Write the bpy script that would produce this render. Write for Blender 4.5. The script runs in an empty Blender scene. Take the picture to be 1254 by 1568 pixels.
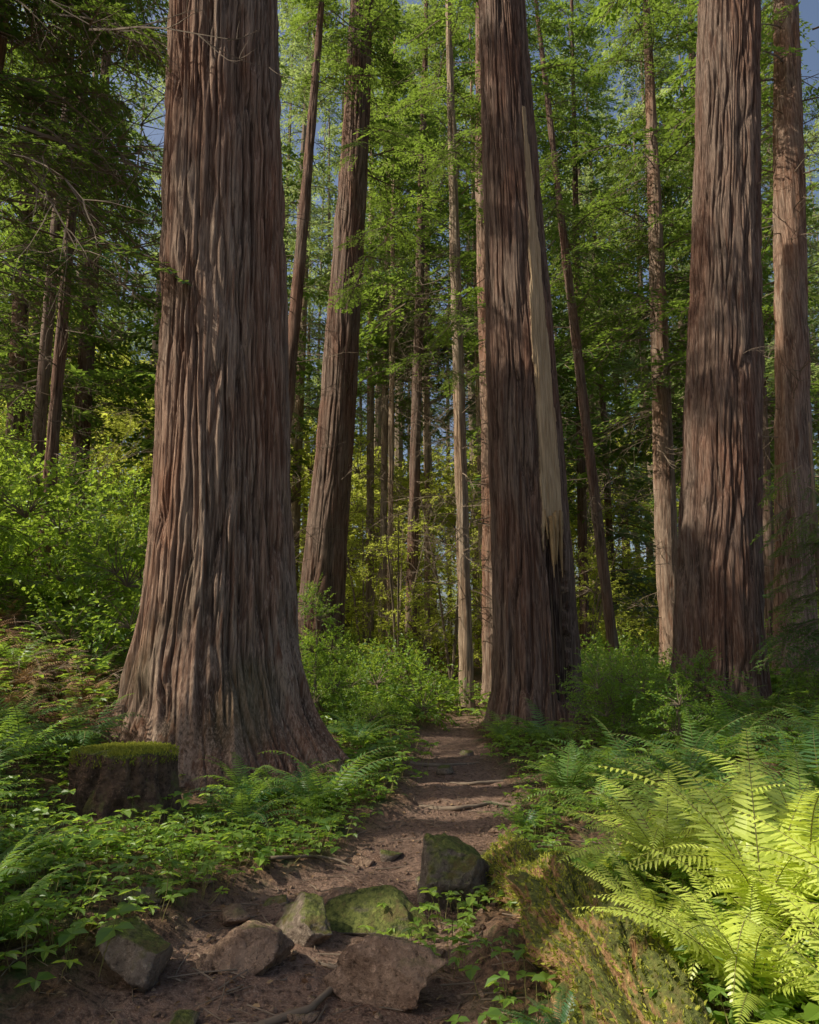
import bpy, math, numpy as np
from mathutils import Vector
R=np.random.RandomState(7)
scene=bpy.context.scene
S=np.array([-0.84,-0.20,0.84]); S/=np.linalg.norm(S)

# ---------------------------------------------------------------- noise
def _h(i,j,k):
    n=(i*73856093)^(j*19349663)^(k*83492791)
    n=(n^(n>>13))*1274126177 & 0x7fffffff
    n=(n^(n>>16)) & 0xffff
    return n/32767.5-1.0
def vn(p):
    i=np.floor(p).astype(np.int64); f=p-i; u=f*f*(3-2*f)
    a,b,c=i[:,0],i[:,1],i[:,2]; x,y,z=u[:,0],u[:,1],u[:,2]
    def L(s,t,w): return s+(t-s)*w
    return L(L(L(_h(a,b,c),_h(a+1,b,c),x),L(_h(a,b+1,c),_h(a+1,b+1,c),x),y),
             L(L(_h(a,b,c+1),_h(a+1,b,c+1),x),L(_h(a,b+1,c+1),_h(a+1,b+1,c+1),x),y),z)
def vn2(x,y,s,o=0.0):
    return vn(np.stack([np.ravel(x)*s+o,np.ravel(y)*s-o,np.full(np.size(x),o+.37)],1)).reshape(np.shape(x))

# ---------------------------------------------------------------- terrain
PY=np.array([-30,0,3.6,5,6.6,8,9.7,12,14.8,17,20,24,30,45,90.])
PL=np.array([-1.9,-1.9,-1.6,-1.3,-.62,-.15,.1,.02,.05,.7,1.65,2.2,2.0,1,0])
PR=np.array([.1,.1,.35,.42,.66,1.05,1.3,1.25,1.2,1.6,2.5,3.2,3.0,2,1])
def sp(v): return np.log1p(np.exp(np.clip(v,-30,30)))
def path_mask(x,y):
    l=np.interp(y,PY,PL); r=np.interp(y,PY,PR)
    d=np.minimum(x-l,r-x)+.16*vn2(x,y,2.2,3.)+.07*vn2(x,y,7.,5.)
    return np.clip(d/.22+.5,0,1)
def H(x,y,fine=False):
    x=np.asarray(x,float); y=np.asarray(y,float)
    z=.8*.44*sp((-x-2.6)/.8)
    z=np.where(z>14,14+(z-14)*.2,z)
    z=z+.085*sp((x-1.6)/.4)*.4+.22*np.exp(-((x-1.9)/.8)**2-((y-4.2)/1.6)**2)
    z=z+.018*np.clip(y-8,0,60)+.012*np.clip(y-60,0,200)
    m=path_mask(x,y)
    z=z+(.10*vn2(x,y,.7,1.)+.06*vn2(x,y,2.,2.))*(1-.6*m)*np.clip(np.abs(y)/3,.2,1)
    z=z-.07*m
    if fine: z=z+.026*vn2(x,y,6.,4.)+.016*vn2(x,y,14.,6.)+.008*vn2(x,y,33.,8.)
    return z

# ---------------------------------------------------------------- mesh helpers
def mkmesh(name,V,F,mats,attrs=None,mi=None,smooth=False):
    me=bpy.data.meshes.new(name)
    V=np.ascontiguousarray(V,dtype=np.float32); F=np.ascontiguousarray(F,dtype=np.int32)
    me.vertices.add(len(V)); me.vertices.foreach_set('co',V.ravel())
    me.loops.add(F.size); me.loops.foreach_set('vertex_index',F.ravel())
    me.polygons.add(len(F)); me.polygons.foreach_set('loop_start',np.arange(0,F.size,4,dtype=np.int32))
    if mi is not None: me.polygons.foreach_set('material_index',np.ascontiguousarray(mi,dtype=np.int32))
    me.polygons.foreach_set('use_smooth',np.full(len(F),smooth))
    me.update(calc_edges=True)
    for k,a in (attrs or {}).items():
        at=me.attributes.new(k,'FLOAT','POINT'); at.data.foreach_set('value',np.ascontiguousarray(a,dtype=np.float32))
    for m in mats: me.materials.append(m)
    ob=bpy.data.objects.new(name,me); scene.collection.objects.link(ob)
    return ob
def empty(name,loc=(0,0,0)):
    e=bpy.data.objects.new(name,None); e.empty_display_size=.3; scene.collection.objects.link(e); return e
def child(o,p): o.parent=p; return o

class Tp:
    def __init__(s): s.V=[];s.F=[];s.M=[];s.n=0
    def add(s,V,F,m=0):
        V=np.asarray(V,float);F=np.asarray(F,int)
        s.V.append(V); s.F.append(F+s.n); s.M.append(np.full(len(F),m)); s.n+=len(V)
    def done(s):
        s.V=np.concatenate(s.V); s.F=np.concatenate(s.F); s.M=np.concatenate(s.M); return s
class Batch:
    def __init__(s): s.V=[];s.F=[];s.M=[];s.T=[];s.n=0
    def add(s,t,mat,scale,pos,tint=.5,mo=None):
        V=t.V*scale@mat.T+np.asarray(pos)
        s.V.append(V); s.F.append(t.F+s.n); s.M.append(t.M if mo is None else t.M*0+mo)
        s.T.append(np.full(len(V),tint)); s.n+=len(V)
    def raw(s,V,F,m=0,tint=.5):
        s.V.append(np.asarray(V,float)); s.F.append(np.asarray(F,int)+s.n); s.M.append(np.full(len(F),m)); s.T.append(np.full(len(V),tint)); s.n+=len(V)
    def build(s,name,mats,smooth=False):
        return mkmesh(name,np.concatenate(s.V),np.concatenate(s.F),mats,{'tint':np.concatenate(s.T)},np.concatenate(s.M),smooth)
def rot(az,pitch=0,roll=0):
    ca,sa=math.cos(az),math.sin(az); cp,sn=math.cos(pitch),math.sin(pitch); cr,sr=math.cos(roll),math.sin(roll)
    Z=np.array([[ca,-sa,0],[sa,ca,0],[0,0,1]]); Y=np.array([[cp,0,-sn],[0,1,0],[sn,0,cp]]); X=np.array([[1,0,0],[0,cr,-sr],[0,sr,cr]])
    return Z@Y@X
def tube(P,r,n=4):
    P=np.asarray(P,float); r=np.broadcast_to(np.asarray(r,float),(len(P),))
    T=np.gradient(P,axis=0); T/=np.linalg.norm(T,axis=1)[:,None]+1e-9
    up=np.array([0,0,1.]) if abs(T[:,2]).mean()<.8 else np.array([1.,0,0])
    A=np.cross(T,up); A/=np.linalg.norm(A,axis=1)[:,None]+1e-9; B=np.cross(T,A)
    an=np.arange(n)*2*math.pi/n
    V=(P[:,None,:]+r[:,None,None]*(np.cos(an)[None,:,None]*A[:,None,:]+np.sin(an)[None,:,None]*B[:,None,:])).reshape(-1,3)
    F=[]
    for i in range(len(P)-1):
        for j in range(n):
            F.append((i*n+j,i*n+(j+1)%n,(i+1)*n+(j+1)%n,(i+1)*n+j))
    return V,np.array(F)
def nz(v): return v/(np.linalg.norm(v)+1e-9)

# ---------------------------------------------------------------- materials
def mat(name):
    m=bpy.data.materials.new(name); m.use_nodes=True; n=m.node_tree; n.nodes.clear(); return m,n,n.nodes,n.links
def mixc(N,L,fac,a,b):
    x=N.new('ShaderNodeMix'); x.data_type='RGBA'
    for s,v in ((0,fac),(6,a),(7,b)):
        if isinstance(v,(float,int)): x.inputs[s].default_value=v
        elif isinstance(v,tuple): x.inputs[s].default_value=(*v,1)
        else: L.new(v,x.inputs[s])
    return x.outputs[2]
def noise(N,L,scale,vec=None,det=4,rough=.6):
    t=N.new('ShaderNodeTexNoise'); t.inputs['Scale'].default_value=scale; t.inputs['Detail'].default_value=det; t.inputs['Roughness'].default_value=rough
    if vec is not None: L.new(vec,t.inputs['Vector'])
    return t.outputs['Fac']
def ramp(N,L,v,a,b):
    r=N.new('ShaderNodeMapRange'); r.inputs[1].default_value=a; r.inputs[2].default_value=b; L.new(v,r.inputs[0]); return r.outputs[0]
def obco(N,L,sc=(1,1,1)):
    tc=N.new('ShaderNodeTexCoord'); mp=N.new('ShaderNodeMapping'); mp.inputs['Scale'].default_value=sc; L.new(tc.outputs['Object'],mp.inputs['Vector']); return mp.outputs[0]
def attr(N,name):
    a=N.new('ShaderNodeAttribute'); a.attribute_name=name; return a.outputs['Fac']
def leafmat(name,c1,c2,tr,tf=.45,gl=.0):
    m,nt,N,L=mat(name)
    ti=attr(N,'tint'); col=mixc(N,L,ti,c1,c2)
    d=N.new('ShaderNodeBsdfDiffuse'); L.new(col,d.inputs[0])
    t=N.new('ShaderNodeBsdfTranslucent'); L.new(mixc(N,L,ti,tuple(v*.65 for v in tr),tr),t.inputs[0])
    mx=N.new('ShaderNodeMixShader'); mx.inputs[0].default_value=tf; L.new(d.outputs[0],mx.inputs[1]); L.new(t.outputs[0],mx.inputs[2]); out=mx
    if gl>0:
        g=N.new('ShaderNodeBsdfGlossy'); g.inputs['Roughness'].default_value=.4; g.inputs[0].default_value=(1,1,1,1)
        m2=N.new('ShaderNodeMixShader'); m2.inputs[0].default_value=gl; L.new(mx.outputs[0],m2.inputs[1]); L.new(g.outputs[0],m2.inputs[2]); out=m2
    o=N.new('ShaderNodeOutputMaterial'); L.new(out.outputs[0],o.inputs[0]); return m
def princ(N,L,col,rough=.85,bump=None,bs=.5,bd=.02):
    p=N.new('ShaderNodeBsdfPrincipled'); p.inputs['Roughness'].default_value=rough; p.inputs['Specular IOR Level'].default_value=.25
    if isinstance(col,tuple): p.inputs[0].default_value=(*col,1)
    else: L.new(col,p.inputs[0])
    if bump is not None:
        b=N.new('ShaderNodeBump'); b.inputs['Strength'].default_value=bs; b.inputs['Distance'].default_value=bd; L.new(bump,b.inputs['Height']); L.new(b.outputs[0],p.inputs['Normal'])
    o=N.new('ShaderNodeOutputMaterial'); L.new(p.outputs[0],o.inputs[0])
def barkmat(name,lo,hi,red):
    m,nt,N,L=mat(name)
    rg=attr(N,'ridge'); st=obco(N,L,(1,1,.022))
    n1=noise(N,L,48,st,6,.7); n2=noise(N,L,1.1,obco(N,L,(1,1,.3)),3); n3=noise(N,L,14,obco(N,L,(1,1,.07)),4)
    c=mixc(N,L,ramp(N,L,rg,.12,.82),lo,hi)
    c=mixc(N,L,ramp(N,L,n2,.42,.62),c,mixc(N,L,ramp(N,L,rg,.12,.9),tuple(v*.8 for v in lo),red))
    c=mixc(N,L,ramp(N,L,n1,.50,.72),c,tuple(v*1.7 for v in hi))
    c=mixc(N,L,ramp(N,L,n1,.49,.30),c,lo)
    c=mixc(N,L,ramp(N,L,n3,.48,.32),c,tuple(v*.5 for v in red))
    w=attr(N,'wood'); n4=noise(N,L,30,obco(N,L,(1,1,.04)),4)
    wc=mixc(N,L,ramp(N,L,n4,.3,.7),(.38,.25,.13),(.74,.55,.34))
    c=mixc(N,L,w,c,wc)
    mo=attr(N,'moss'); c=mixc(N,L,mo,c,(.09,.10,.03))
    princ(N,L,c,.92,n1,1.,.05); return m
M_bark=barkmat('redwood_bark',(.032,.017,.012),(.36,.255,.185),(.36,.180,.108))
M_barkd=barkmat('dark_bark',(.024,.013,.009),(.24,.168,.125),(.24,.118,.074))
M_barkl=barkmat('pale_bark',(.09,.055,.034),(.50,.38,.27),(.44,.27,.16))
m,nt,N,L=mat('twig_wood'); princ(N,L,mixc(N,L,noise(N,L,5,obco(N,L),2),(.10,.07,.05),(.30,.23,.16)),.9); M_twig=m
m,nt,N,L=mat('fresh_stem'); princ(N,L,(.20,.18,.06),.8); M_stem=m
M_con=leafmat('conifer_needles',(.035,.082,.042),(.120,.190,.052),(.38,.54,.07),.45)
M_conf=leafmat('painted_haze_needles',(.10,.17,.10),(.21,.29,.13),(.55,.68,.20),.5)  # lighter bluish green: distance haze painted into the needle colour
M_brd=leafmat('broad_leaves',(.09,.19,.03),(.235,.36,.055),(.58,.78,.08),.5,.03)
M_glow=leafmat('sun_glow_maple_leaves',(.36,.42,.06),(.60,.62,.12),(.90,.95,.18),.5)  # backlit sun glow is put into this bright yellow-green leaf colour
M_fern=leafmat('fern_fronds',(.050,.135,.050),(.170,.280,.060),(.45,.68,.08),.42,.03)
M_fernl=leafmat('painted_sunlit_fern_fronds',(.20,.36,.055),(.66,.74,.13),(.85,.92,.12),.42,.05)  # brighter copy of the fern colour, with sunlight painted into the fronds
M_dead=leafmat('dead_fronds',(.24,.13,.07),(.52,.34,.18),(.35,.2,.09),.2)
M_lit=leafmat('leaf_litter',(.12,.066,.036),(.42,.28,.15),(.2,.1,.04),.15)
M_moss=leafmat('moss_tufts',(.16,.20,.03),(.52,.50,.09),(.55,.55,.08),.3)
m,nt,N,L=mat('forest_floor')
pm=attr(N,'path'); co=obco(N,L)
nA=noise(N,L,3,co,6,.7); nB=noise(N,L,22,co,5,.7); nC=noise(N,L,90,co,3)
dirt=mixc(N,L,ramp(N,L,nA,.35,.65),(.17,.096,.064),(.31,.195,.135))
dirt=mixc(N,L,ramp(N,L,nC,.48,.72),dirt,(.40,.28,.20))
dirt=mixc(N,L,ramp(N,L,nB,.5,.35),dirt,(.075,.044,.030))
duff=mixc(N,L,ramp(N,L,nB,.38,.62),(.06,.037,.024),(.25,.145,.082))
duff=mixc(N,L,ramp(N,L,nA,.5,.62),duff,(.06,.085,.022))
princ(N,L,mixc(N,L,pm,duff,dirt),.95,nB,1.,.06); M_gr=m
def rockmat(name,a,b,mossamt):
    m,nt,N,L=mat(name); co=obco(N,L)
    n1=noise(N,L,5,co,7,.75); n2=noise(N,L,28,co,5,.7)
    c=mixc(N,L,ramp(N,L,n1,.38,.62),a,b); c=mixc(N,L,ramp(N,L,n2,.55,.72),c,tuple(v*1.5 for v in b)); c=mixc(N,L,ramp(N,L,n2,.45,.33),c,tuple(v*.5 for v in a))
    g=N.new('ShaderNodeNewGeometry'); s=N.new('ShaderNodeSeparateXYZ'); L.new(g.outputs['Normal'],s.inputs[0])
    mu=N.new('ShaderNodeMath'); mu.operation='MULTIPLY_ADD'; L.new(n1,mu.inputs[0]); mu.inputs[1].default_value=2.2; mu.inputs[2].default_value=-.6
    ad=N.new('ShaderNodeMath'); ad.operation='ADD'; L.new(s.outputs[2],ad.inputs[0]); L.new(mu.outputs[0],ad.inputs[1])
    mf=ramp(N,L,ad.outputs[0],1.7-mossamt,2.1-mossamt)
    mc=mixc(N,L,ramp(N,L,n2,.35,.65),(.05,.065,.016),(.23,.25,.06))
    mc=mixc(N,L,ramp(N,L,n1,.5,.62),mc,(.15,.115,.045))
    princ(N,L,mixc(N,L,mf,c,mc),.9,n2,1.,.05); return m
M_rk=rockmat('grey_rock',(.17,.125,.090),(.35,.275,.205),.70)
M_rkb=rockmat('brown_rock',(.21,.13,.084),(.43,.29,.195),.35)
M_rkm=rockmat('mossy_rock',(.14,.11,.085),(.27,.225,.17),.95)
M_log=rockmat('mossy_log_wood',(.20,.10,.04),(.56,.34,.16),.85)
M_stump=rockmat('stump_wood',(.08,.048,.032),(.23,.14,.09),.95)

# ---------------------------------------------------------------- templates
def make_bough(rg,ntw=26,nl=8,lw=.017,ll=.075):
    t=Tp(); f=lambda x:np.array([x,.04*math.sin(5*x+ph),.10*x-.32*x*x])
    ph=rg.rand()*6
    V,F=tube([f(x) for x in np.linspace(0,1,6)],np.linspace(.011,.002,6),3); t.add(V,F,1)
    LV=[];LF=[]
    for i in range(ntw):
        x=.10+.9*i/ntw; side=1 if i%2 else -1
        Lt=(.46*(1-x)**.7+.07)*rg.uniform(.45,1.2)
        a=math.radians(rg.uniform(42,75)); d=np.array([math.cos(a),side*math.sin(a),rg.uniform(-.45,.1)])
        p0=f(x)
        q=[p0+d*s*Lt-np.array([0,0,.5*(s*Lt)**2*1.5]) for s in (0,.5,1)]
        V,F=tube(q,[.004,.003,.001],3); t.add(V,F,1)
        for k in range(1,nl+1):
            s=k/nl; p=p0+d*s*Lt-np.array([0,0,.75*(s*Lt)**2])
            for sg in (-1,1):
                b=math.radians(rg.uniform(30,60))*sg
                c=np.array([d[0]*math.cos(b)-d[1]*math.sin(b),d[0]*math.sin(b)+d[1]*math.cos(b),rg.uniform(-.6,.25)]); c=nz(c)
                l=ll*(1.1-.5*s)*rg.uniform(.7,1.3); w=nz(np.cross(c,[0,0,1])+np.array([0,0,rg.uniform(-.6,.6)]))*lw*rg.uniform(.7,1.2)
                n=len(LV); LV+= [p,p+c*l*.45+w,p+c*l,p+c*l*.45-w]; LF.append((n,n+1,n+2,n+3))
    t.add(LV,LF,0); return t.done()
rg=np.random.RandomState(3)
BO=[make_bough(rg,24,8,.011,.065) for _ in range(4)]
BM=[make_bough(rg,20,6,.014,.08) for _ in range(4)]
BF=[make_bough(rg,17,4,.021,.12) for _ in range(3)]
def make_dead(rg):
    t=Tp()
    def br(p,d,L,r,lv):
        pts=[p]; 
        for i in range(5):
            d=nz(d+rg.uniform(-.16,.16,3)+np.array([0,0,-.07])); pts.append(pts[-1]+d*L/5)
        V,F=tube(pts,np.linspace(r,r*.25,6),3); t.add(V,F,1)
        if lv<2:
            for k in range(7 if lv==0 else 3):
                i=rg.randint(1,6); dd=nz(d+rg.uniform(-.9,.9,3)); br(pts[i],dd,L*rg.uniform(.25,.5),r*.5,lv+1)
    br(np.zeros(3),np.array([1.,0,.1]),1.,.009,0); return t.done()
DB=[make_dead(rg) for _ in range(4)]
def leaf(p,d,nrm,l,w):
    sd=nz(np.cross(d,nrm)); nrm=nz(np.cross(sd,d))
    f=nrm*w*.25
    return [p,p+d*l*.3+sd*w+f,p+d*l*.68+sd*w*.75+f,p+d*l-nrm*l*.1,p+d*l*.68-sd*w*.75+f,p+d*l*.3-sd*w+f],[(0,1,2,3),(0,3,4,5)]
def make_shrub(rg,nb=16,ns=5,nl=6,ls=.10,flat=.6):
    t=Tp(); LV=[];LF=[]
    for b in range(nb):
        az=rg.rand()*6.283; el=rg.uniform(.05,1.4); d=np.array([math.cos(az)*math.cos(el),math.sin(az)*math.cos(el),math.sin(el)*1.0])
        Lb=rg.uniform(.6,1.05); pts=[np.array([0,0,-.1])]; dd=d.copy()
        for i in range(5): dd=nz(dd+rg.uniform(-.2,.2,3)+np.array([0,0,-.10])); pts.append(pts[-1]+dd*Lb/5)
        V,F=tube(pts,np.linspace(.012,.003,6),3); t.add(V,F,1)
        for s in range(ns):
            i=2+s*4//ns; p=pts[min(i,5)]; sd=nz(dd+rg.uniform(-1,1,3)*np.array([1,1,.5])); Ls=rg.uniform(.15,.35)
            for k in range(nl):
                q=p+sd*Ls*(k+1)/nl+rg.uniform(-.02,.02,3)
                ld=nz(sd+rg.uniform(-1,1,3)*np.array([1,1,.5])-np.array([0,0,.25])); nn=nz(np.array([0,0,1.])+rg.uniform(-1,1,3)*flat)
                v,f=leaf(q,ld,nn,ls*rg.uniform(.6,1.2),ls*.3*rg.uniform(.8,1.2)); n=len(LV); LV+=v; LF+=[tuple(a+n for a in ff) for ff in f]
    t.add(LV,LF,0); return t.done()
SH=[make_shrub(rg,15,5,5) for _ in range(4)]
SHF=[make_shrub(rg,12,4,5,.12) for _ in range(3)]
SHN=[make_shrub(rg,16,6,7,.075) for _ in range(3)]
def make_low(rg,kind):
    t=Tp(); LV=[];LF=[]
    for s in range(9):
        az=rg.rand()*6.283; r=rg.uniform(.02,.26); base=np.array([r*math.cos(az),r*math.sin(az),-.03]); hh=rg.uniform(.04,.20)
        top=base*1.3+np.array([0,0,hh+.03]); V,F=tube([base,(base+top)/2+rg.uniform(-.01,.01,3),top],.0022,3); t.add(V,F,1)
        nl=[3,5,3][kind]; a0=rg.rand()*6
        for k in range(nl):
            a=a0+k*6.283/nl+rg.uniform(-.25,.25); d=nz(np.array([math.cos(a),math.sin(a),rg.uniform(-.4,.15)]))
            l=rg.uniform(.035,.075)*[1,1,1.25][kind]; v,f=leaf(top,d,nz(np.array([0,0,1.])+rg.uniform(-.3,.3,3)),l,l*[.36,.26,.40][kind]); n=len(LV); LV+=v; LF+=[tuple(q+n for q in ff) for ff in f]
    t.add(LV,LF,0); return t.done()
LO=[make_low(rg,k%3) for k in range(6)]
def frond(t,rg,az,th0,curl,Ls,npn=32,segs=3,wmul=1.):
    n=18; s=np.linspace(0,1,n); th=th0-curl*s**1.2
    ds=Ls/(n-1); px=np.concatenate([[0],np.cumsum(np.cos(th[:-1])*ds)]); pz=np.concatenate([[0],np.cumsum(np.sin(th[:-1])*ds)])
    bend=rg.uniform(-.3,.3); py=bend*s*s*Ls*.5
    P=np.stack([px,py,pz],1); tw=rg.uniform(-.5,.5)
    Rz=rot(az); 
    V,F=tube(P,np.linspace(.0035,.001,n)*Ls*1.3,3); t.add(V@Rz.T,F,1)
    LV=[];LF=[]
    ws=[.55,1.,.62,.06] if segs==3 else [.7,.9,.05]; us=[0,.3,.75,1.] if segs==3 else [0,.45,1.]
    for i in range(npn):
        u=.10+.90*i/npn; c=np.array([np.interp(u,s,P[:,k]) for k in range(3)]); a=np.interp(u,s,th)
        T=np.array([math.cos(a),bend*u*.8,math.sin(a)]); T=nz(T); Nn=nz(np.array([-math.sin(a),math.sin(tw)*.6,math.cos(a)])); Sd=nz(np.cross(Nn,T))
        Lp=Ls*.17*(min(1,(u-.02)/.22))*((1-u)**.72)+.006
        for sg in (-1,1):
            if rg.rand()<.02: continue
            fw=rg.uniform(.14,.34)+.3*u; d=nz(Sd*sg+T*fw+Nn*rg.uniform(-.25,.2)); l=Lp*rg.uniform(.82,1.08); w=.0125*Ls*wmul*(.45+.55*(1-u))
            wd=nz(np.cross(Nn,d)); n0=len(LV)
            for uu,ww in zip(us,ws):
                q=c+d*l*uu-Nn*l*.26*uu*uu+T*l*.10*uu*uu
                LV+=[q+wd*w*ww,q-wd*w*ww]
            for k in range(segs): LF.append((n0+2*k,n0+2*k+1,n0+2*k+3,n0+2*k+2))
    t.add(np.array(LV)@Rz.T,LF,0)
def make_fern(rg,nf=15,npn=30,segs=3,up=(.85,1.35),curl=(1.0,1.9),wm=1.):
    t=Tp()
    for i in range(nf): frond(t,rg,i*6.283/nf*1.0+rg.uniform(-.3,.3),rg.uniform(*up),rg.uniform(*curl),rg.uniform(.6,1.05),npn,segs,wm)
    return t.done()
FH=[make_fern(rg,19,36,3,(.6,1.4),(.7,1.7)) for _ in range(4)]
FM=[make_fern(rg,13,22,2,wm=1.3) for _ in range(4)]

# ---------------------------------------------------------------- trunks
def trunk(name,prof,nA,z0,z1,dz,mat_,amp=.05,k=5.,seed=0,lobes=0.,zb=0.,wood=False,moss=0.):
    prof=np.array(prof,float); zz=np.arange(z0,z1,dz)
    def sm(c):
        v=np.interp(zz,prof[:,2],prof[:,c]); n=max(3,int(.8/dz)); kk=np.hanning(n+2)[1:-1]; kk/=kk.sum()
        vp=np.pad(v,(n,n),mode='reflect',reflect_type='odd'); return np.convolve(vp,kk,'same')[n:-n]
    cx,cy,rr=sm(0),sm(1),sm(3); th=np.arange(nA)*2*math.pi/nA
    TH,ZZ=np.meshgrid(th,zz); RR=np.repeat(rr[:,None],nA,1)
    if lobes>0:
        e=np.exp(-np.clip(ZZ-zb,-.5,99)/1.1)
        lb=.6*np.cos(5*TH+seed+.25*ZZ)+.4*np.cos(8*TH+2*seed)+.35*np.cos(13*TH+seed*3+.3*ZZ)
        RR=RR*(1+lobes*e*lb)
    r0=np.median(rr[:max(3,len(rr)//2)])
    base=np.stack([np.cos(TH).ravel()*r0*k+seed*7.1,np.sin(TH).ravel()*r0*k,ZZ.ravel()*k*.058],1)
    wp=vn(base*.6*np.array([1,1,2.2])+11.)[:,None]*np.array([.5,-.45,0])[None,:]+vn(base*np.array([1.5,1.5,6.])+31.)[:,None]*np.array([.10,.10,0])[None,:]
    b=base+wp
    def rdg(q,g): return np.clip(np.abs(vn(q))*g,0,1)
    h1=rdg(b,4.2)**.8; h2=rdg(b*np.array([2.,2.,1.5])+5.,3.2)
    h3=vn(b*np.array([4.2,4.2,2.])+9.)*.5+.5; lowf=vn(base*.3+3.)
    h4=np.clip(vn(b*np.array([1.1,1.1,4.5])+2.)*2.6,-1,1)*.5+.5
    h5=rdg(base*np.array([.45,.45,.5])+17.,2.6)
    hh=.36*h1+.24*h2+.13*h3+.15*h4+.12*h5
    disp=(hh-.55)*amp*2.9+lowf*amp*.8; ridge=hh.copy(); wd=np.zeros(len(hh))
    if wood:
        T=TH.ravel(); Z=ZZ.ravel(); tc=-1.11+.02*np.sin(Z*1.3); dt=(T-tc+math.pi)%(2*math.pi)-math.pi
        hw=np.interp(Z,[3.9,8,13.5],[.33,.28,.05])
        edge=vn(np.stack([Z*4,Z*0,Z*0+2],1))*.03+vn(np.stack([Z*11,Z*0,Z*0+5],1))*.012
        inside=(np.abs(dt)<hw+edge)&(Z>3.9+.22*np.sin(dt*25)+.16*vn(np.stack([dt*30,Z*0,Z*0],1)))&(Z<13.4)
        fib=vn(np.stack([T*60,Z*.5,Z*0],1))
        disp=np.where(inside,.06+.012*fib+.014*vn(np.stack([T*20,Z*1.5,Z*0],1)),disp); wd=np.where(inside,1.,wd)
        cav=(dt>-.22)&(dt<.34+edge*3)&(Z<3.95)&(Z>.7)
        disp=np.where(cav,-.18+.05*fib+.03*np.abs(vn(np.stack([T*14,Z*.7,Z*0+4],1))),disp); ridge=np.where(cav,ridge*.5,ridge)
        wd=np.where(cav&(fib>.45),.3,wd)
    RR=RR+disp.reshape(RR.shape)
    V=np.stack([cx[:,None]+RR*np.cos(TH),cy[:,None]+RR*np.sin(TH),ZZ],2).reshape(-1,3)
    i=np.arange(len(zz)-1)[:,None]*nA; j=np.arange(nA)[None,:]; j2=(j+1)%nA
    F=np.stack([i+j,i+j2,i+nA+j2,i+nA+j],2).reshape(-1,4)
    mo=np.clip(moss*(1-(ZZ.ravel()-zb)/2.2)+vn(V*1.5)*.5-.2,0,.7) if moss>0 else np.zeros(len(hh))
    return mkmesh(name,V,F,[mat_],{'ridge':ridge,'wood':wd,'moss':mo},smooth=True)

SUN_GAPS=[((1.5,3.8,.5),2.2),((2.5,4.8,.6),1.8),((.9,3.6,.2),1.4),((.9,9.,0),.45),((.8,7.,0),.4),((1.2,16.,.2),.9),((-3.7,9.4,.8),.8),((6.8,14.5,14.2),1.9),((8.0,24,4.),2.),
      ((1.4,20,6.),1.6),((-8,15,5.),2.4),((-2,16,2.5),1.4),((7.6,13,1.5),.9),((-5,9,.8),1.),((-1,20,1.),2.4),((-1.8,6.5,.3),.6),((3,10,.6),.9),((8.6,17,13),1.),((-1.5,12,.4),.8),((4.5,8,.6),.7),((-.8,4.4,0),.35),((2.,6.3,.3),.6),
      ((-3.4,9.5,7.),.5),((-2.9,9.3,11.),.5),((2.,14.3,9.),.6),((-4,6,.8),.6),
      ((0,30,2.),5.),((1,30,7.),4.),((2,42,8),8.),((-6,42,8),8.),((8,42,6),8.),((-12,30,7),5.),((3,25,9),4.),((-1,25,12),4),((12,50,8),8),((-12,55,10),8),((0,60,10),9),((5,30,8),3)]
def blocked(p,r):  # crowns are shaped for the sun: boughs shading the listed spots are skipped
    for g,rr in SUN_GAPS:
        v=p-np.array(g); s=v@S
        if s>0 and np.linalg.norm(v-s*S)<rr+r*.62: return True
    return False
def crown(B,tp,x0,y0,x1,y1,z0,z1,n,L,rg,az=None,thin=1.,dead=0,tintb=.5,gap=True):
    for i in range(n):
        f=rg.rand(); z=z0+(z1-z0)*f; x=x0+(x1-x0)*f; y=y0+(y1-y0)*f
        a=rg.rand()*6.283 if az is None else rg.uniform(*az)
        l=L*(1-.55*f)*rg.uniform(.6,1.15); d=np.array([math.cos(a),math.sin(a),0])
        off=rg.uniform(0,.25)*l
        p=np.array([x,y,z])+d*off
        if gap and blocked(p+d*l*.5+np.array([0,0,-.1*l]),l*.6): continue
        B.add(tp[rg.randint(len(tp))],rot(a,rg.uniform(-.4,.2),rg.uniform(-.4,.4)),l,p,np.clip(tintb+rg.uniform(-.5,.5),0,1))
def deads(B,x0,y0,x1,y1,z0,z1,n,L,rg,r=.3):
    for i in range(n):
        f=rg.rand(); z=z0+(z1-z0)*f; a=rg.rand()*6.283
        B.add(DB[rg.randint(len(DB))],rot(a,rg.uniform(-.5,.3),rg.rand()*6),L*rg.uniform(.4,1.1),(x0+(x1-x0)*f+math.cos(a)*r*.7,y0+(y1-y0)*f+math.sin(a)*r*.7,z))

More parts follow.
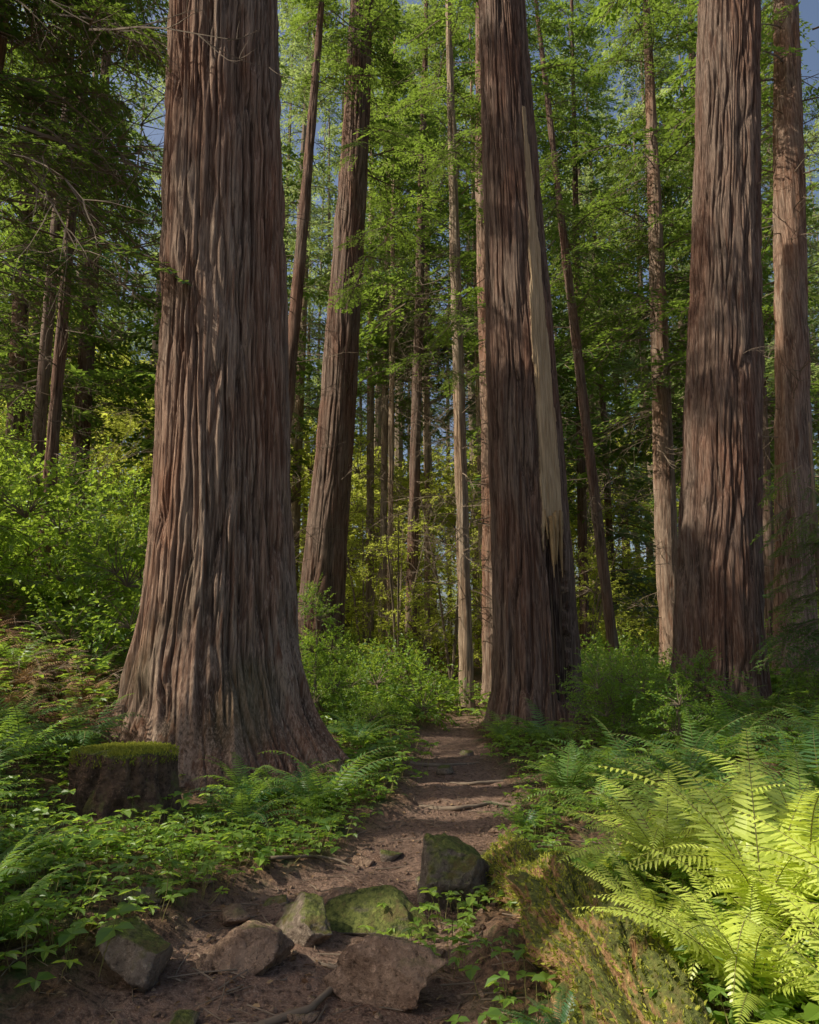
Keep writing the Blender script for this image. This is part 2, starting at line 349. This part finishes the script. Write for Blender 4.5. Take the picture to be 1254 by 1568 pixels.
t1=empty('shade_redwood_tree')
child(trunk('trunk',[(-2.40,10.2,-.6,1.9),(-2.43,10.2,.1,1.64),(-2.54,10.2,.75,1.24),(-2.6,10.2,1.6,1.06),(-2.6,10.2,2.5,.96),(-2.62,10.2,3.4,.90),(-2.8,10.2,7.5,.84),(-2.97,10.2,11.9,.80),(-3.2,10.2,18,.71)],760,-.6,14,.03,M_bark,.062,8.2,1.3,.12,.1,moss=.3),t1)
child(trunk('upper_trunk',[(-3.04,10.2,13.9,.72),(-3.4,10.2,34,.2)],60,13.9,33,.3,M_bark,.03,5,1.3),t1)
B=Batch(); crown(B,BM,-3.15,10.2,-3.4,10.2,17,33,40,4.,rg); child(B.build('crown',[M_con,M_twig]),t1)
t2=empty('shade_redwood_tree')
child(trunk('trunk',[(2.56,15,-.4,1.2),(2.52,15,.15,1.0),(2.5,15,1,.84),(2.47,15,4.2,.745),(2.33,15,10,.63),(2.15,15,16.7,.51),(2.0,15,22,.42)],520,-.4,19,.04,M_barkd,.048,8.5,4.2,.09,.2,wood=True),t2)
B=Batch(); crown(B,BM,2.05,15,1.9,15,18.5,30,24,3.2,rg)
child(B.build('crown',[M_con,M_twig]),t2)
B=Batch(); rs=np.random.RandomState(5)
for i in range(14):
    th=-1.11+rs.uniform(-.28,.36); rr=.80+rs.uniform(-.06,.05); zt=4.05+rs.uniform(-.1,.3); ln=rs.uniform(.25,1.1)
    p=np.array([2.47+rr*math.cos(th),15+rr*math.sin(th),zt]); q=p+np.array([rs.uniform(-.02,.08),rs.uniform(-.06,.0),-ln])
    V,F=tube([p,(p+q)/2+rs.uniform(-.015,.015,3),q],[rs.uniform(.03,.06),rs.uniform(.025,.05),.006],4); B.raw(V,F)
m,nt,N,L=mat('sapwood'); princ(N,L,mixc(N,L,noise(N,L,20,obco(N,L,(1,1,.08)),3),(.20,.11,.045),(.55,.38,.19)),.8); M_sap=m
child(B.build('splinters',[M_sap]),t2)
t3=empty('shade_redwood_tree')
child(trunk('trunk',[(5.95,15,-.2,1.15),(5.97,15,.45,.96),(6.1,15,1.5,.82),(6.35,15,4.2,.76),(6.93,15,10,.68),(7.55,15,16.7,.65),(8.0,15,22,.55)],520,-.2,19,.04,M_barkd,.048,8.5,8.1,.08,.5),t3)
B=Batch(); crown(B,BM,7.9,15,8.5,15,18.5,32,24,3.6,rg); deads(B,6.,15,7,15,2,12,18,1.0,rg,.85)
child(B.build('crown',[M_con,M_twig]),t3)
t4=empty('shade_redwood_tree')
child(trunk('trunk',[(-3.05,25,0,1.1),(-3.,25,1.5,.82),(-2.85,25,5,.70),(-2.6,25,8.5,.62),(-2.3,25,15,.54),(-2.03,25,21,.46),(-1.7,25,34,.3)],190,0,34,.12,M_barkd,.05,6,2.2),t4)
B=Batch(); crown(B,BM,-2.1,25,-1.8,25,15,34,110,3.8,rg,tintb=.3); deads(B,-2.9,25,-2.1,25,4,18,40,1.8,rg,.6)
child(B.build('crown',[M_con,M_twig]),t4)

small=[
 ('fir_tree',(.0,28,.3),(.85,28,34),.22,M_barkd,14,90,3.2,70),
 ('fir_tree',(1.50,20,.1),(1.15,20,27),.17,M_barkl,9,80,2.4,110),
 ('shade_redwood_tree',(8.6,25,.5),(9.4,25,30),.34,M_bark,10,120,3.6,50),
 ('shade_redwood_tree',(8.85,17.5,.3),(11.2,17.5,30),.42,M_bark,13,36,3.2,80),
 ('fir_tree',(7.4,32,.5),(8.2,32,36),.20,M_barkd,8,130,3.8,40),
 ('fir_tree',(-13.6,30,4.5),(-14.2,30,38),.34,M_barkd,12,110,4.,50),
 ('fir_tree',(-15.2,28,5),(-16.5,28,36),.32,M_barkd,11,110,4.,50),
 ('fir_tree',(2.45,21,.2),(2.3,21,30),.36,M_bark,17,30,3,20),
 ('fir_tree',(-4.4,23,.8),(-3.,23,28),.22,M_barkd,11,60,3.,40),
 ('fir_tree',(6.0,22,.3),(4.2,22,26),.15,M_barkd,12,36,2.6,30),
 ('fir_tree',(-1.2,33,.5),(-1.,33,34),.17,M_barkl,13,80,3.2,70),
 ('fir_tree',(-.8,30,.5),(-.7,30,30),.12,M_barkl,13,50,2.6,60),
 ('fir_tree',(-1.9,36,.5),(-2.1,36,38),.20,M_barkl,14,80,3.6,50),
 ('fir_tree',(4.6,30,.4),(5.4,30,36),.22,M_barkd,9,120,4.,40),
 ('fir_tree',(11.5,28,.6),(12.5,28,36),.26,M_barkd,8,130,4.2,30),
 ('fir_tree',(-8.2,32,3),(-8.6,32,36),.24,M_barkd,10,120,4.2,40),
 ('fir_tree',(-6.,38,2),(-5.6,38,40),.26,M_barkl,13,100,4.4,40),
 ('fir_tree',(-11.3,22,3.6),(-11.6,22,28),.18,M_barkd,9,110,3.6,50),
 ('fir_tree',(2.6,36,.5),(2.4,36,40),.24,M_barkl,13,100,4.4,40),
 ('fir_tree',(-8.4,17,2.2),(-8.6,17,24),.14,M_barkd,8,100,2.8,40),
 ('fir_tree',(10.3,21.5,.6),(11.3,21.5,26),.18,M_barkd,6,100,3.2,30),
 ('fir_tree',(9.8,36,.6),(9.8,36,28),.18,M_barkd,4,120,3.6,30),
 ('fir_tree',(-17.5,33,.6),(-17.8,33,36),.22,M_barkd,14,120,4.4,30),
 ('fir_tree',(.75,33,.6),(.9,33,32),.13,M_barkl,14,50,2.8,60),
 ('fir_tree',(3.1,31,.6),(2.9,31,32),.14,M_barkl,14,50,2.8,60),
]
for k,(nm,b,t,r,mt,cs,nb,Lb,nd) in enumerate(small):
    e=empty(nm); gz=float(H(b[0],b[1]))-.3; hgt=t[2]
    f=lambda z:(b[0]+(t[0]-b[0])*z/hgt,b[1])
    child(trunk('trunk',[(b[0],b[1],gz,r*1.25),(*f(1.6),gz+1.6,r*1.02),(*f(hgt*.5),hgt*.5,r*.78),(t[0],t[1],hgt,r*.2)],48,gz,hgt,.2,mt,.025 if r<.3 else .04,8,k*1.7+.3),e)
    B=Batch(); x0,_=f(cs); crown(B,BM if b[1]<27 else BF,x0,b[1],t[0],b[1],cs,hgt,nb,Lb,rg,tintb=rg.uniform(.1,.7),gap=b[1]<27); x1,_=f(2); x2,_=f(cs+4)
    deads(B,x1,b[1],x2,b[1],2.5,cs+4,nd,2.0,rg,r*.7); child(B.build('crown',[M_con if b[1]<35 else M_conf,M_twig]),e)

for k,(x,y,cs,ht,nb,Lb) in enumerate([(-8.5,2.0,9,28,70,4.),(-11,6.5,7,30,150,4.2),(-10.5,12.,8,28,110,3.8),(-17,11,9,32,120,4.4),(-19,3,10,34,90,4.6),(-23,18,11,36,60,4.8),(-14,2,8,32,110,4.4),(-8.6,13.2,9,26,120,3.4)]):  # trees outside the left of view, added so their crowns shade the scene
    e=empty('shade_redwood_tree'); gz=float(H(x,y))-.3
    child(trunk('trunk',[(x,y,gz,.6),(x,y,gz+2,.42),(x,y,ht,.1)],40,gz,ht,.25,M_bark,.04,6,k*2.1),e)
    B=Batch(); crown(B,BM,x,y,x,y,gz+cs,ht,nb,Lb,rg); deads(B,x,y,x,y,gz+3,gz+cs+6,25,3.2,rg,.3); child(B.build('crown',[M_con,M_twig]),e)

B=Batch()
for i in range(60):
    y=rg.uniform(9.5,15); x=-rg.uniform(.38,.64)*y; z=1.6+y*rg.uniform(.5,1.08)
    B.add(DB[rg.randint(4)],rot(rg.uniform(-.6,.4),rg.uniform(-.7,-.1),rg.rand()*6),rg.uniform(1.6,3.6),(x-1.0,y,z+.5))
    B.add(BO[rg.randint(4)],rot(rg.uniform(-.6,.5),rg.uniform(-.6,-.1),rg.uniform(-.3,.3)),rg.uniform(1.2,2.4),(x-.8,y,z+.6),rg.rand()*.4)
B.build('overhanging_branches',[M_con,M_twig])
B=Batch()
for i in range(34):
    z=rg.uniform(1.6,5.0); B.add(BO[rg.randint(4)],rot(rg.uniform(2.2,4.6),rg.uniform(-.6,-.1),rg.uniform(-.3,.3)),rg.uniform(.8,1.5)*(1.25-.12*z),(6.85+rg.uniform(-.1,.5),12.6+rg.uniform(-.5,.5),z),rg.rand()*.8)
V,F=tube([(7.0,12.6,.3),(6.95,12.6,3),(7.05,12.6,5.6)],[.06,.045,.015],6); B.raw(V,F,1)
B.build('hemlock_sapling',[M_con,M_twig])
B=Batch()
for (x,y,z) in [(-1.1,17,11.),(-.6,18,12.5),(1.1,18,10.),(.9,18,9.),(1.3,17,14),(-1.2,17,14.5),(3.6,17,12),(3.9,17,14.5)]:
    for q in range(3): B.add(BO[rg.randint(4)],rot(rg.rand()*6.28,rg.uniform(-.6,-.1),rg.uniform(-.3,.3)),rg.uniform(.9,1.6),(x,y,z+rg.uniform(-.4,.4)),.8)
B.build('fir_branches',[M_con,M_twig])

e=empty('distant_forest'); TV=Batch(); BB=Batch(); GG=Batch()
for i in range(115):
    y=rg.uniform(44,88); x=rg.uniform(-.68,.68)*y; g=float(H(x,y))-.3; ht=rg.uniform(32,62); r=rg.uniform(.18,.42)
    V,F=tube([(x,y,g),(x+rg.uniform(-.5,.5),y,g+ht*.5),(x+rg.uniform(-1,1),y,g+ht)],[r,r*.7,.05],8); TV.raw(V,F,0)
    crown(BB,BF,x,y,x,y,g+rg.uniform(11,17),g+ht,38,5.6,rg)
    deads(TV,x,y,x,y,3,g+16,4,3,rg)
child(TV.build('distant_trunks',[M_twig,M_twig]),e)
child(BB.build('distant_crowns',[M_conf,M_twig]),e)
for i in range(1150):
    y=rg.uniform(34,80); x=rg.uniform(-.6,.6)*y; g=float(H(x,y)); top=.28*y
    z=g-.3+top*rg.rand()**1.2
    GG.add(SHF[rg.randint(3)],rot(rg.rand()*6.28,0,rg.uniform(-.3,.3)),rg.uniform(1.4,2.7),(x,y,z),rg.rand())
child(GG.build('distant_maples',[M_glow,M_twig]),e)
e=empty('vine_maple_tree'); B=Batch()
for (x,y,h_) in [(-.4,27,6.),(1.6,29,8.),(3.4,27,5.),(-1.8,30,7),(6.4,27,5)]:
    g=float(H(x,y))
    for q in range(4):
        a=rg.rand()*6.28; V,F=tube([(x,y,g-.1),(x+.5*math.cos(a),y+.5*math.sin(a),g+h_*.5),(x+1.3*math.cos(a),y+1.3*math.sin(a),g+h_)],[.06,.04,.012],5); B.raw(V,F,1)
    for q in range(13): B.add(SHF[rg.randint(3)],rot(rg.rand()*6.28,rg.uniform(-.3,.3)),rg.uniform(.6,1.1),(x+rg.normal()*.8,y+rg.normal()*.8,g+h_*rg.uniform(.15,1.05)),rg.rand())
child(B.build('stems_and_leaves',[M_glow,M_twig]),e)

# ---------------------------------------------------------------- ground
u=np.linspace(-1,1,520); b=5.6; a=170/math.sinh(b)
gx=a*np.sinh(b*u)-.2; v=np.linspace(-.72,1,520); gy=a*np.sinh(b*v)+4.6
X,Y=np.meshgrid(gx,gy); Z=H(X,Y,True)
V=np.stack([X,Y,Z],2).reshape(-1,3); n=520; i=np.arange(n-1)[:,None]*n; j=np.arange(n-1)[None,:]
F=np.stack([i+j,i+j+1,i+n+j+1,i+n+j],2).reshape(-1,4)
mkmesh('ground',V,F,[M_gr],{'path':path_mask(X,Y).ravel()},smooth=True)

TR=[(-2.45,10.2,1.7),(2.52,15,.95),(5.97,15,.95),(-3,25,.9),(-2.6,7.1,.55),(-2.45,6.3,.35)]
def clear(x,y,m=0.):
    for a_,b_,c_ in TR:
        if (x-a_)**2+(y-b_)**2<(c_+m)**2: return False
    return True
def onlog(x,y): return abs(x-np.interp(y,[3,4.8,6.3],[.92,.82,.72]))<.26 and y<6.4
B=Batch(); c=0
while c<4400:
    y=2.6+26*rg.rand()**1.5; x=rg.uniform(-.66,.66)*(y+1.2)
    if path_mask(np.array([x]),np.array([y]))[0]>.12 or not clear(x,y) or onlog(x,y): continue
    if -2.0<x<-.9 and y<5.2 and rg.rand()<.6: continue
    if .3<x<1.1 and y<4.6 and rg.rand()<.6: continue
    if vn2(np.array([x]),np.array([y]),.9,20.)[0]<-.38 : continue
    c+=1; s=rg.uniform(.6,1.2)*(1 if y<9 else 1.5 if y<16 else 2.3)
    B.add(LO[rg.randint(6)],rot(rg.rand()*6.28,rg.uniform(-.1,.1)),s,(x,y,float(H(x,y))),rg.rand())
for (x,y) in [(.1,4.75),(.25,4.6),(.35,4.9),(-.02,4.55),(.3,5.0),(.45,5.2),(.15,4.35),(.3,4.3)]:
    B.add(LO[rg.randint(6)],rot(rg.rand()*6.28),.9,(x,y,float(H(x,y))),rg.rand())
B.build('ground_cover_plants',[M_brd,M_stem])
def fern(x,y,s,T,m=M_fern,nm='sword_fern',tint=.5,az=None,dz=0):
    B=Batch(); B.add(T,rot(rg.rand()*6.28 if az is None else az,rg.uniform(-.12,.12)),s,(x,y,float(H(x,y))+dz),tint); return B.build(nm,[m,M_stem])
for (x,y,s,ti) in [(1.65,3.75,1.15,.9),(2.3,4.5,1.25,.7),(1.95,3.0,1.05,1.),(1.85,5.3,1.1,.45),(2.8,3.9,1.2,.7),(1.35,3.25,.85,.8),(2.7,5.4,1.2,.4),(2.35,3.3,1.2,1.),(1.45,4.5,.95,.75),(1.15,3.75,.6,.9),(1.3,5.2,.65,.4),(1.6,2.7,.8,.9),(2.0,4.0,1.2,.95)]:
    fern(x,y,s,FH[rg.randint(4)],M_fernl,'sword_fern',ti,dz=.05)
for (x,y,s) in [(3.3,6.2,1.2),(2.4,6.6,1.1),(3.9,7.4,1.3),(2.9,8.2,1.2),(4.6,8.4,1.3),(1.75,7.3,.8),(3.6,9.4,1.2),(5.2,9.8,1.3),(-1.45,6.9,.7),(-1.0,7.9,.7),(-1.6,7.7,.8),(-3.5,6.2,.9),(-2.3,4.3,.6),(-3.7,7.4,1.),(1.0,6.9,.5),(2.2,10,.9),(1.55,12.5,.8),(.62,3.35,.4),(-1.75,8.3,.8),(-2.5,5.2,.6),(-2.0,3.9,.5),(-3.1,5.,.8),(-4.3,8.4,.9),(-4.2,6.6,.9)]:
    fern(x,y,s,FM[rg.randint(4)] if y>5 else FH[0],M_fern,'sword_fern',rg.rand())
B=Batch(); c=0
while c<130:
    y=6+20*rg.rand(); x=rg.uniform(-.62,.62)*(y+1)
    if path_mask(np.array([x]),np.array([y]))[0]>.02 or not clear(x,y,.4) or (abs(x-.5)<1.1 and y<12): continue
    c+=1; B.add(FM[rg.randint(4)],rot(rg.rand()*6.28),rg.uniform(.7,1.25),(x,y,float(H(x,y))),rg.rand())
B.build('fern_bank',[M_fern,M_stem])
B=Batch()
for i in range(60):
    y=rg.uniform(8.5,14); x=-rg.uniform(.40,.60)*y
    B.add(FM[rg.randint(4)],rot(rg.rand()*6.28,rg.uniform(-.3,.3)),rg.uniform(.5,.9),(x,y,float(H(x,y))-.05),rg.rand())
    B.add(DB[rg.randint(4)],rot(rg.rand()*6.28,rg.uniform(-.2,.5)),rg.uniform(.6,1.4),(x,y,float(H(x,y))),rg.rand())
B.build('dead_fern_bank',[M_dead,M_twig])
B=Batch()
for i in range(170):
    y=rg.uniform(12.5,30); x=-rg.uniform(.33,.66)*y
    if not clear(x,y,.8): continue
    s=rg.uniform(.7,1.5); z=float(H(x,y))+rg.uniform(0,1.)*(1.+.10*y)
    B.add(SH[rg.randint(4)],rot(rg.rand()*6.28,rg.uniform(-.2,.2)),s,(x,y,z),rg.rand())
B.build('hillside_shrubs',[M_brd,M_twig])
B=Batch()
for i in range(150):
    y=rg.uniform(16,34); x=rg.uniform(-.22,.05)*y if i%2 else rg.uniform(.12,.6)*y
    if not clear(x,y,.6) or path_mask(np.array([x]),np.array([y]))[0]>0: continue
    s=rg.uniform(.6,1.2); z=float(H(x,y))+rg.uniform(0,1.2)*y/26
    B.add(SH[rg.randint(4)],rot(rg.rand()*6.28,rg.uniform(-.2,.2)),s,(x,y,z),rg.rand())
B.build('understory_shrubs',[M_brd,M_twig])
for (x,y,h_,s,nm) in [(-1.95,15.5,2.6,.62,'maple_sapling'),(3.1,11.3,1.0,.6,'huckleberry_bush'),(3.7,10.7,.7,.65,'huckleberry_bush'),(3.3,12.5,1.3,.6,'huckleberry_bush'),(7.1,12.6,.6,.7,'huckleberry_bush'),(4.5,12.4,1.0,.7,'huckleberry_bush'),(-.8,13.5,.5,.5,'huckleberry_bush'),(-1.7,13.8,.8,.6,'huckleberry_bush')]:
    B=Batch(); g=float(H(x,y)); V,F=tube([(x,y,g-.1),(x+.05,y,g+h_*.6),(x,y,g+h_)],[.03,.02,.01],5); B.raw(V,F,1)
    for q in range(4+int(h_*3)):
        B.add(SHN[rg.randint(3)],rot(rg.rand()*6.28,rg.uniform(-.2,.2)),s*rg.uniform(.7,1.1),(x+rg.uniform(-.4,.4),y+rg.uniform(-.4,.4),g+rg.uniform(.1,1)*h_),rg.rand())
    B.build(nm,[M_brd,M_twig])

B=Batch(); rl=np.random.RandomState(9)
for i in range(10000):
    y=2.8+11*rl.rand()**1.4; x=rl.uniform(-.62,.62)*(y+1); 
    if path_mask(np.array([x]),np.array([y]))[0]>.5 and rl.rand()<.6: continue
    a=rl.rand()*6.28; d=np.array([math.cos(a),math.sin(a),rl.uniform(-.3,.3)]); l=rl.uniform(.015,.05)
    v,f=leaf(np.array([x,y,float(H(x,y,True))+.012]),nz(d),nz(np.array([rl.uniform(-.6,.6),rl.uniform(-.6,.6),1])),l,l*rl.uniform(.1,.35)); B.raw(v,f,0,rl.rand())
for i in range(1600):
    y=2.8+11*rl.rand()**1.4; x=rl.uniform(-.62,.62)*(y+1); a=rl.rand()*3.14; l=rl.uniform(.05,.35); z=float(H(x,y,True))+.012
    d=np.array([math.cos(a),math.sin(a),rl.uniform(-.1,.1)])*l; p=np.array([x,y,z])
    V,F=tube([p-d/2,p+rl.uniform(-.01,.01,3),p+d/2],rl.uniform(.0015,.005),4); B.raw(V,F,1)
B.build('leaf_litter',[M_lit,M_twig])
import bmesh
def rock(name,x,y,sx,sy,sz,m,seed,sink=.25,rz=0,pl=11,sub=5):
    r=np.random.RandomState(seed); bm=bmesh.new(); bmesh.ops.create_icosphere(bm,subdivisions=sub,radius=1.)
    V=np.array([v.co[:] for v in bm.verts])
    for q in range(pl):
        nn=nz(r.normal(size=3)); dd=r.uniform(.40,.75); k=V@nn-dd; V=V-np.clip(k,0,9)[:,None]*nn[None,:]*.98
    V=V*(1+.12*vn(V*2.2+seed)[:,None]+.06*vn(V*6+seed)[:,None]+.025*vn(V*15+seed)[:,None])
    V=V/np.abs(V).max(0)*np.array([sx,sy,sz])*.5; V=V@rot(rz).T
    for v,c_ in zip(bm.verts,V): v.co=c_
    me=bpy.data.meshes.new(name); bm.to_mesh(me); bm.free(); me.materials.append(m); me.polygons.foreach_set('use_smooth',[True]*len(me.polygons))
    o=bpy.data.objects.new(name,me); scene.collection.objects.link(o); o.location=(x,y,float(H(x,y))+sz*(.5-sink)); return o
rock('boulder',-1.33,4.05,.44,.46,.46,M_rk,1,.28,.3)
rock('boulder',-.86,4.2,.54,.36,.28,M_rkb,2,.25,.2)
rock('boulder',-.58,4.65,.26,.62,.28,M_rk,3,.18,.75)
rock('boulder',-.16,4.9,.78,.40,.30,M_rkm,4,.25,-.2)
rock('boulder',-.12,3.95,.62,.36,.32,M_rkb,25,.15,-.45)
rock('boulder',.26,5.45,.64,.48,.68,M_rkm,6,.2,.4,9)
for (x,y,s,sd) in [(-.35,6.3,.18,12),(-.15,6.5,.20,13),(-1.05,4.9,.22,14),(-.85,5.25,.2,15),(-.45,5.4,.2,16),(.45,10.5,.3,17),(.8,7.3,.14,18),(-1.6,4.7,.24,19),(0.12,4.4,.16,20),(.9,12.2,.25,21),(-.5,3.75,.14,22),(-1.0,3.6,.16,23),(-1.35,5.2,.16,24),(-.6,5.0,.12,26),(.1,5.9,.12,27),(-.3,5.6,.1,28)]:
    rock('stone',x,y,s*1.3,s,s*.6,M_rk if sd%2 else M_rkb,sd,.35,sd,9,3)
B=Batch()
for i in range(700):
    y=2.9+9*rl.rand()**1.5; l=np.interp(y,PY,PL); r_=np.interp(y,PY,PR); x=rl.uniform(l-.2,r_+.2); s=rl.uniform(.005,.024); z=float(H(x,y,True))
    V,F=tube([(x,y,z-s*.4),(x,y,z+s*.2),(x+s*.2,y,z+s*.7),(x+s*.2,y,z+s*.75)],[s*.7,s,s*.6,.0001],6); V=V+rl.uniform(-.2,.2,V.shape)*s; B.raw(V,F)
B.build('trail_pebbles',[M_rkb])
def root(pts,r):
    P=np.array([(x,y,float(H(x,y))+dz) for x,y,dz in pts]); s=np.linspace(0,len(P)-1,24); Q=np.stack([np.interp(s,range(len(P)),P[:,k]) for k in range(3)],1)
    Q+=vn(Q*7)[:,None]*np.array([.02,.02,.006]); V,F=tube(Q,np.linspace(r,r*.4,24),7)
    mkmesh('tree_root',V,F,[M_twig],{'ridge':np.full(len(V),.7)},smooth=True)
root([(-.75,3.6,-.01),(-.45,3.75,.03),(-.3,4.2,.02),(-.55,4.4,-.02)],.022)
root([(-.2,3.3,-.02),(.1,3.45,.02),(.4,3.4,.02),(.7,3.6,-.02)],.03)
root([(-1.3,6.,-.02),(-1.,5.9,.03),(-.7,6.3,.02),(-.3,6.2,-.03)],.018)
root([(.1,8.5,-.02),(.5,8.3,.02),(.9,8.6,.02),(1.2,8.4,-.03)],.03)
root([(.0,11.2,-.02),(.5,11.0,.02),(1.0,11.4,.0)],.035)
root([(1.2,10.0,.0),(.8,9.8,.02),(.4,10.,-.02)],.03)

# fallen mossy log
lg=empty('fallen_log')
nA,nL=140,300; th=np.linspace(0,2*math.pi,nA,endpoint=False); s=np.linspace(0,1,nL); TH,SS=np.meshgrid(th,s)
cx=np.interp(s,[0,.45,1],[.72,.82,.94]); cy=np.interp(s,[0,.5,1],[6.2,4.7,2.6]); rr=np.interp(s,[0,.03,.3,.5,.55,1],[.13,.15,.18,.21,.23,.23])
nb_=np.stack([np.cos(TH).ravel()*2.2,np.sin(TH).ravel()*2.2,SS.ravel()*9],1)
dr=.08*vn(nb_)+.045*vn(nb_*3)+.018*vn(nb_*9)+.045*np.clip(np.abs(vn(np.stack([np.cos(TH).ravel()*5,np.sin(TH).ravel()*5,SS.ravel()*8+7],1)))*3,0,1)-.03
RR=rr[:,None]+dr.reshape(nL,nA); cz=H(cx,cy)+.05
V=np.stack([cx[:,None]+RR*np.cos(TH),cy[:,None]+0*TH,cz[:,None]+RR*np.sin(TH)],2).reshape(-1,3)
i=np.arange(nL-1)[:,None]*nA; j=np.arange(nA)[None,:]; F=np.stack([i+j,i+(j+1)%nA,i+nA+(j+1)%nA,i+nA+j],2).reshape(-1,4)
cen=np.array([[cx[0],cy[0]+.02,cz[0]]]); k0=len(V); LV_=V.copy(); V=np.concatenate([V,cen]); F=np.concatenate([F,np.array([(q,(q+1)%nA,(q+2)%nA,k0) for q in range(0,nA,2)])])
child(mkmesh('log',V,F,[M_log],smooth=True),lg)
B=Batch()
for i in range(24000):
    q=rl.randint(len(LV_)); th_=(q%nA)/nA*2*math.pi
    if math.sin(th_)<-.1+.7*vn(LV_[q:q+1]*5)[0]: continue
    nn=np.array([math.cos(th_),0,math.sin(th_)]); d=nz(nn*.8+rl.uniform(-.8,.8,3)); l=rl.uniform(.012,.03)
    v,f=leaf(LV_[q]-nn*.004,d,nz(rl.uniform(-1,1,3)),l,l*.22); B.raw(v,f,0,rl.rand())
child(B.build('moss',[M_moss]),lg)
# stump
nA=140; zz=np.linspace(0,1,60); th=np.linspace(0,2*math.pi,nA,endpoint=False); TH,ZZ=np.meshgrid(th,zz)
g=float(H(-2.6,7.1))-.12; P=np.stack([np.cos(TH).ravel()*4,np.sin(TH).ravel()*4,ZZ.ravel()*1.2],1)
d=.05*np.clip(np.abs(vn(P))*3,0,1)+.02*vn(P*3)+.012*vn(P*8)
RR=(.40+.12*(1-ZZ)**2).ravel()+d; top=.62+.05*vn(np.stack([TH.ravel()*2,TH.ravel()*0,TH.ravel()*0],1))
V=np.stack([-2.6+RR*np.cos(TH).ravel(),7.1+RR*np.sin(TH).ravel(),g+ZZ.ravel()*top],1)
i=np.arange(59)[:,None]*nA; j=np.arange(nA)[None,:]; F=[np.stack([i+j,i+(j+1)%nA,i+nA+(j+1)%nA,i+nA+j],2).reshape(-1,4)]
last=V[-nA:]; k=len(V); Vs=[V]; prev=np.arange(59*nA,60*nA)
for q,f in enumerate((.93,.75,.55,.35,.15,.02)):
    c0=last.mean(0); ring=c0+(last-c0)*f; ring[:,2]=last[:,2].mean()*(1-f)+last[:,2]*f+.03*(1-f*f)+.015*vn(ring*9); Vs.append(ring); cur=np.arange(k,k+nA); k+=nA
    F.append(np.stack([prev,np.roll(prev,-1),np.roll(cur,-1),cur],1)); prev=cur
st_=empty('tree_stump')
child(mkmesh('stump',np.concatenate(Vs),np.concatenate(F),[M_stump],smooth=True),st_)
B=Batch()
for i in range(4500):
    a_=rl.rand()*6.283; r_=.47*math.sqrt(rl.rand()); p=np.array([-2.6+r_*math.cos(a_),7.1+r_*math.sin(a_),g+.63+.02*rl.rand()-(rl.rand()*.10 if r_>.43 else 0)])
    l=rl.uniform(.015,.035); v,f=leaf(p,nz(np.array([rl.uniform(-.7,.7),rl.uniform(-.7,.7),.8])),nz(rl.uniform(-1,1,3)),l,l*.22); B.raw(v,f,0,rl.rand()*.6)
child(B.build('moss',[M_moss]),st_)

# ---------------------------------------------------------------- light, sky, camera
w=bpy.data.worlds.new('World'); scene.world=w; w.use_nodes=True; N=w.node_tree.nodes; L=w.node_tree.links; N.clear()
sk=N.new('ShaderNodeTexSky'); sk.sky_type='NISHITA'; sk.sun_disc=False; sk.sun_elevation=math.asin(S[2]); sk.sun_rotation=math.atan2(S[0],S[1]); sk.air_density=1.; sk.dust_density=4.; sk.ozone_density=.6
bg=N.new('ShaderNodeBackground'); bg.inputs[1].default_value=.14; L.new(sk.outputs[0],bg.inputs[0]); o=N.new('ShaderNodeOutputWorld'); L.new(bg.outputs[0],o.inputs[0])
sd=bpy.data.lights.new('sun','SUN'); sd.energy=5; sd.angle=math.radians(.5); sd.color=(1,.94,.80)
so=bpy.data.objects.new('sun',sd); scene.collection.objects.link(so); so.rotation_euler=Vector(tuple(S)).to_track_quat('Z','Y').to_euler()
cd=bpy.data.cameras.new('camera'); cd.sensor_fit='VERTICAL'; cd.sensor_height=36; cd.lens=26.17; cd.clip_end=1000; cd.clip_start=.05
c_=bpy.data.objects.new('camera',cd); scene.collection.objects.link(c_); c_.location=(0,0,1.6); c_.rotation_euler=(math.radians(100.7),0,0); scene.camera=c_
scene.view_settings.view_transform='Standard'; scene.view_settings.look='None'; scene.view_settings.exposure=0
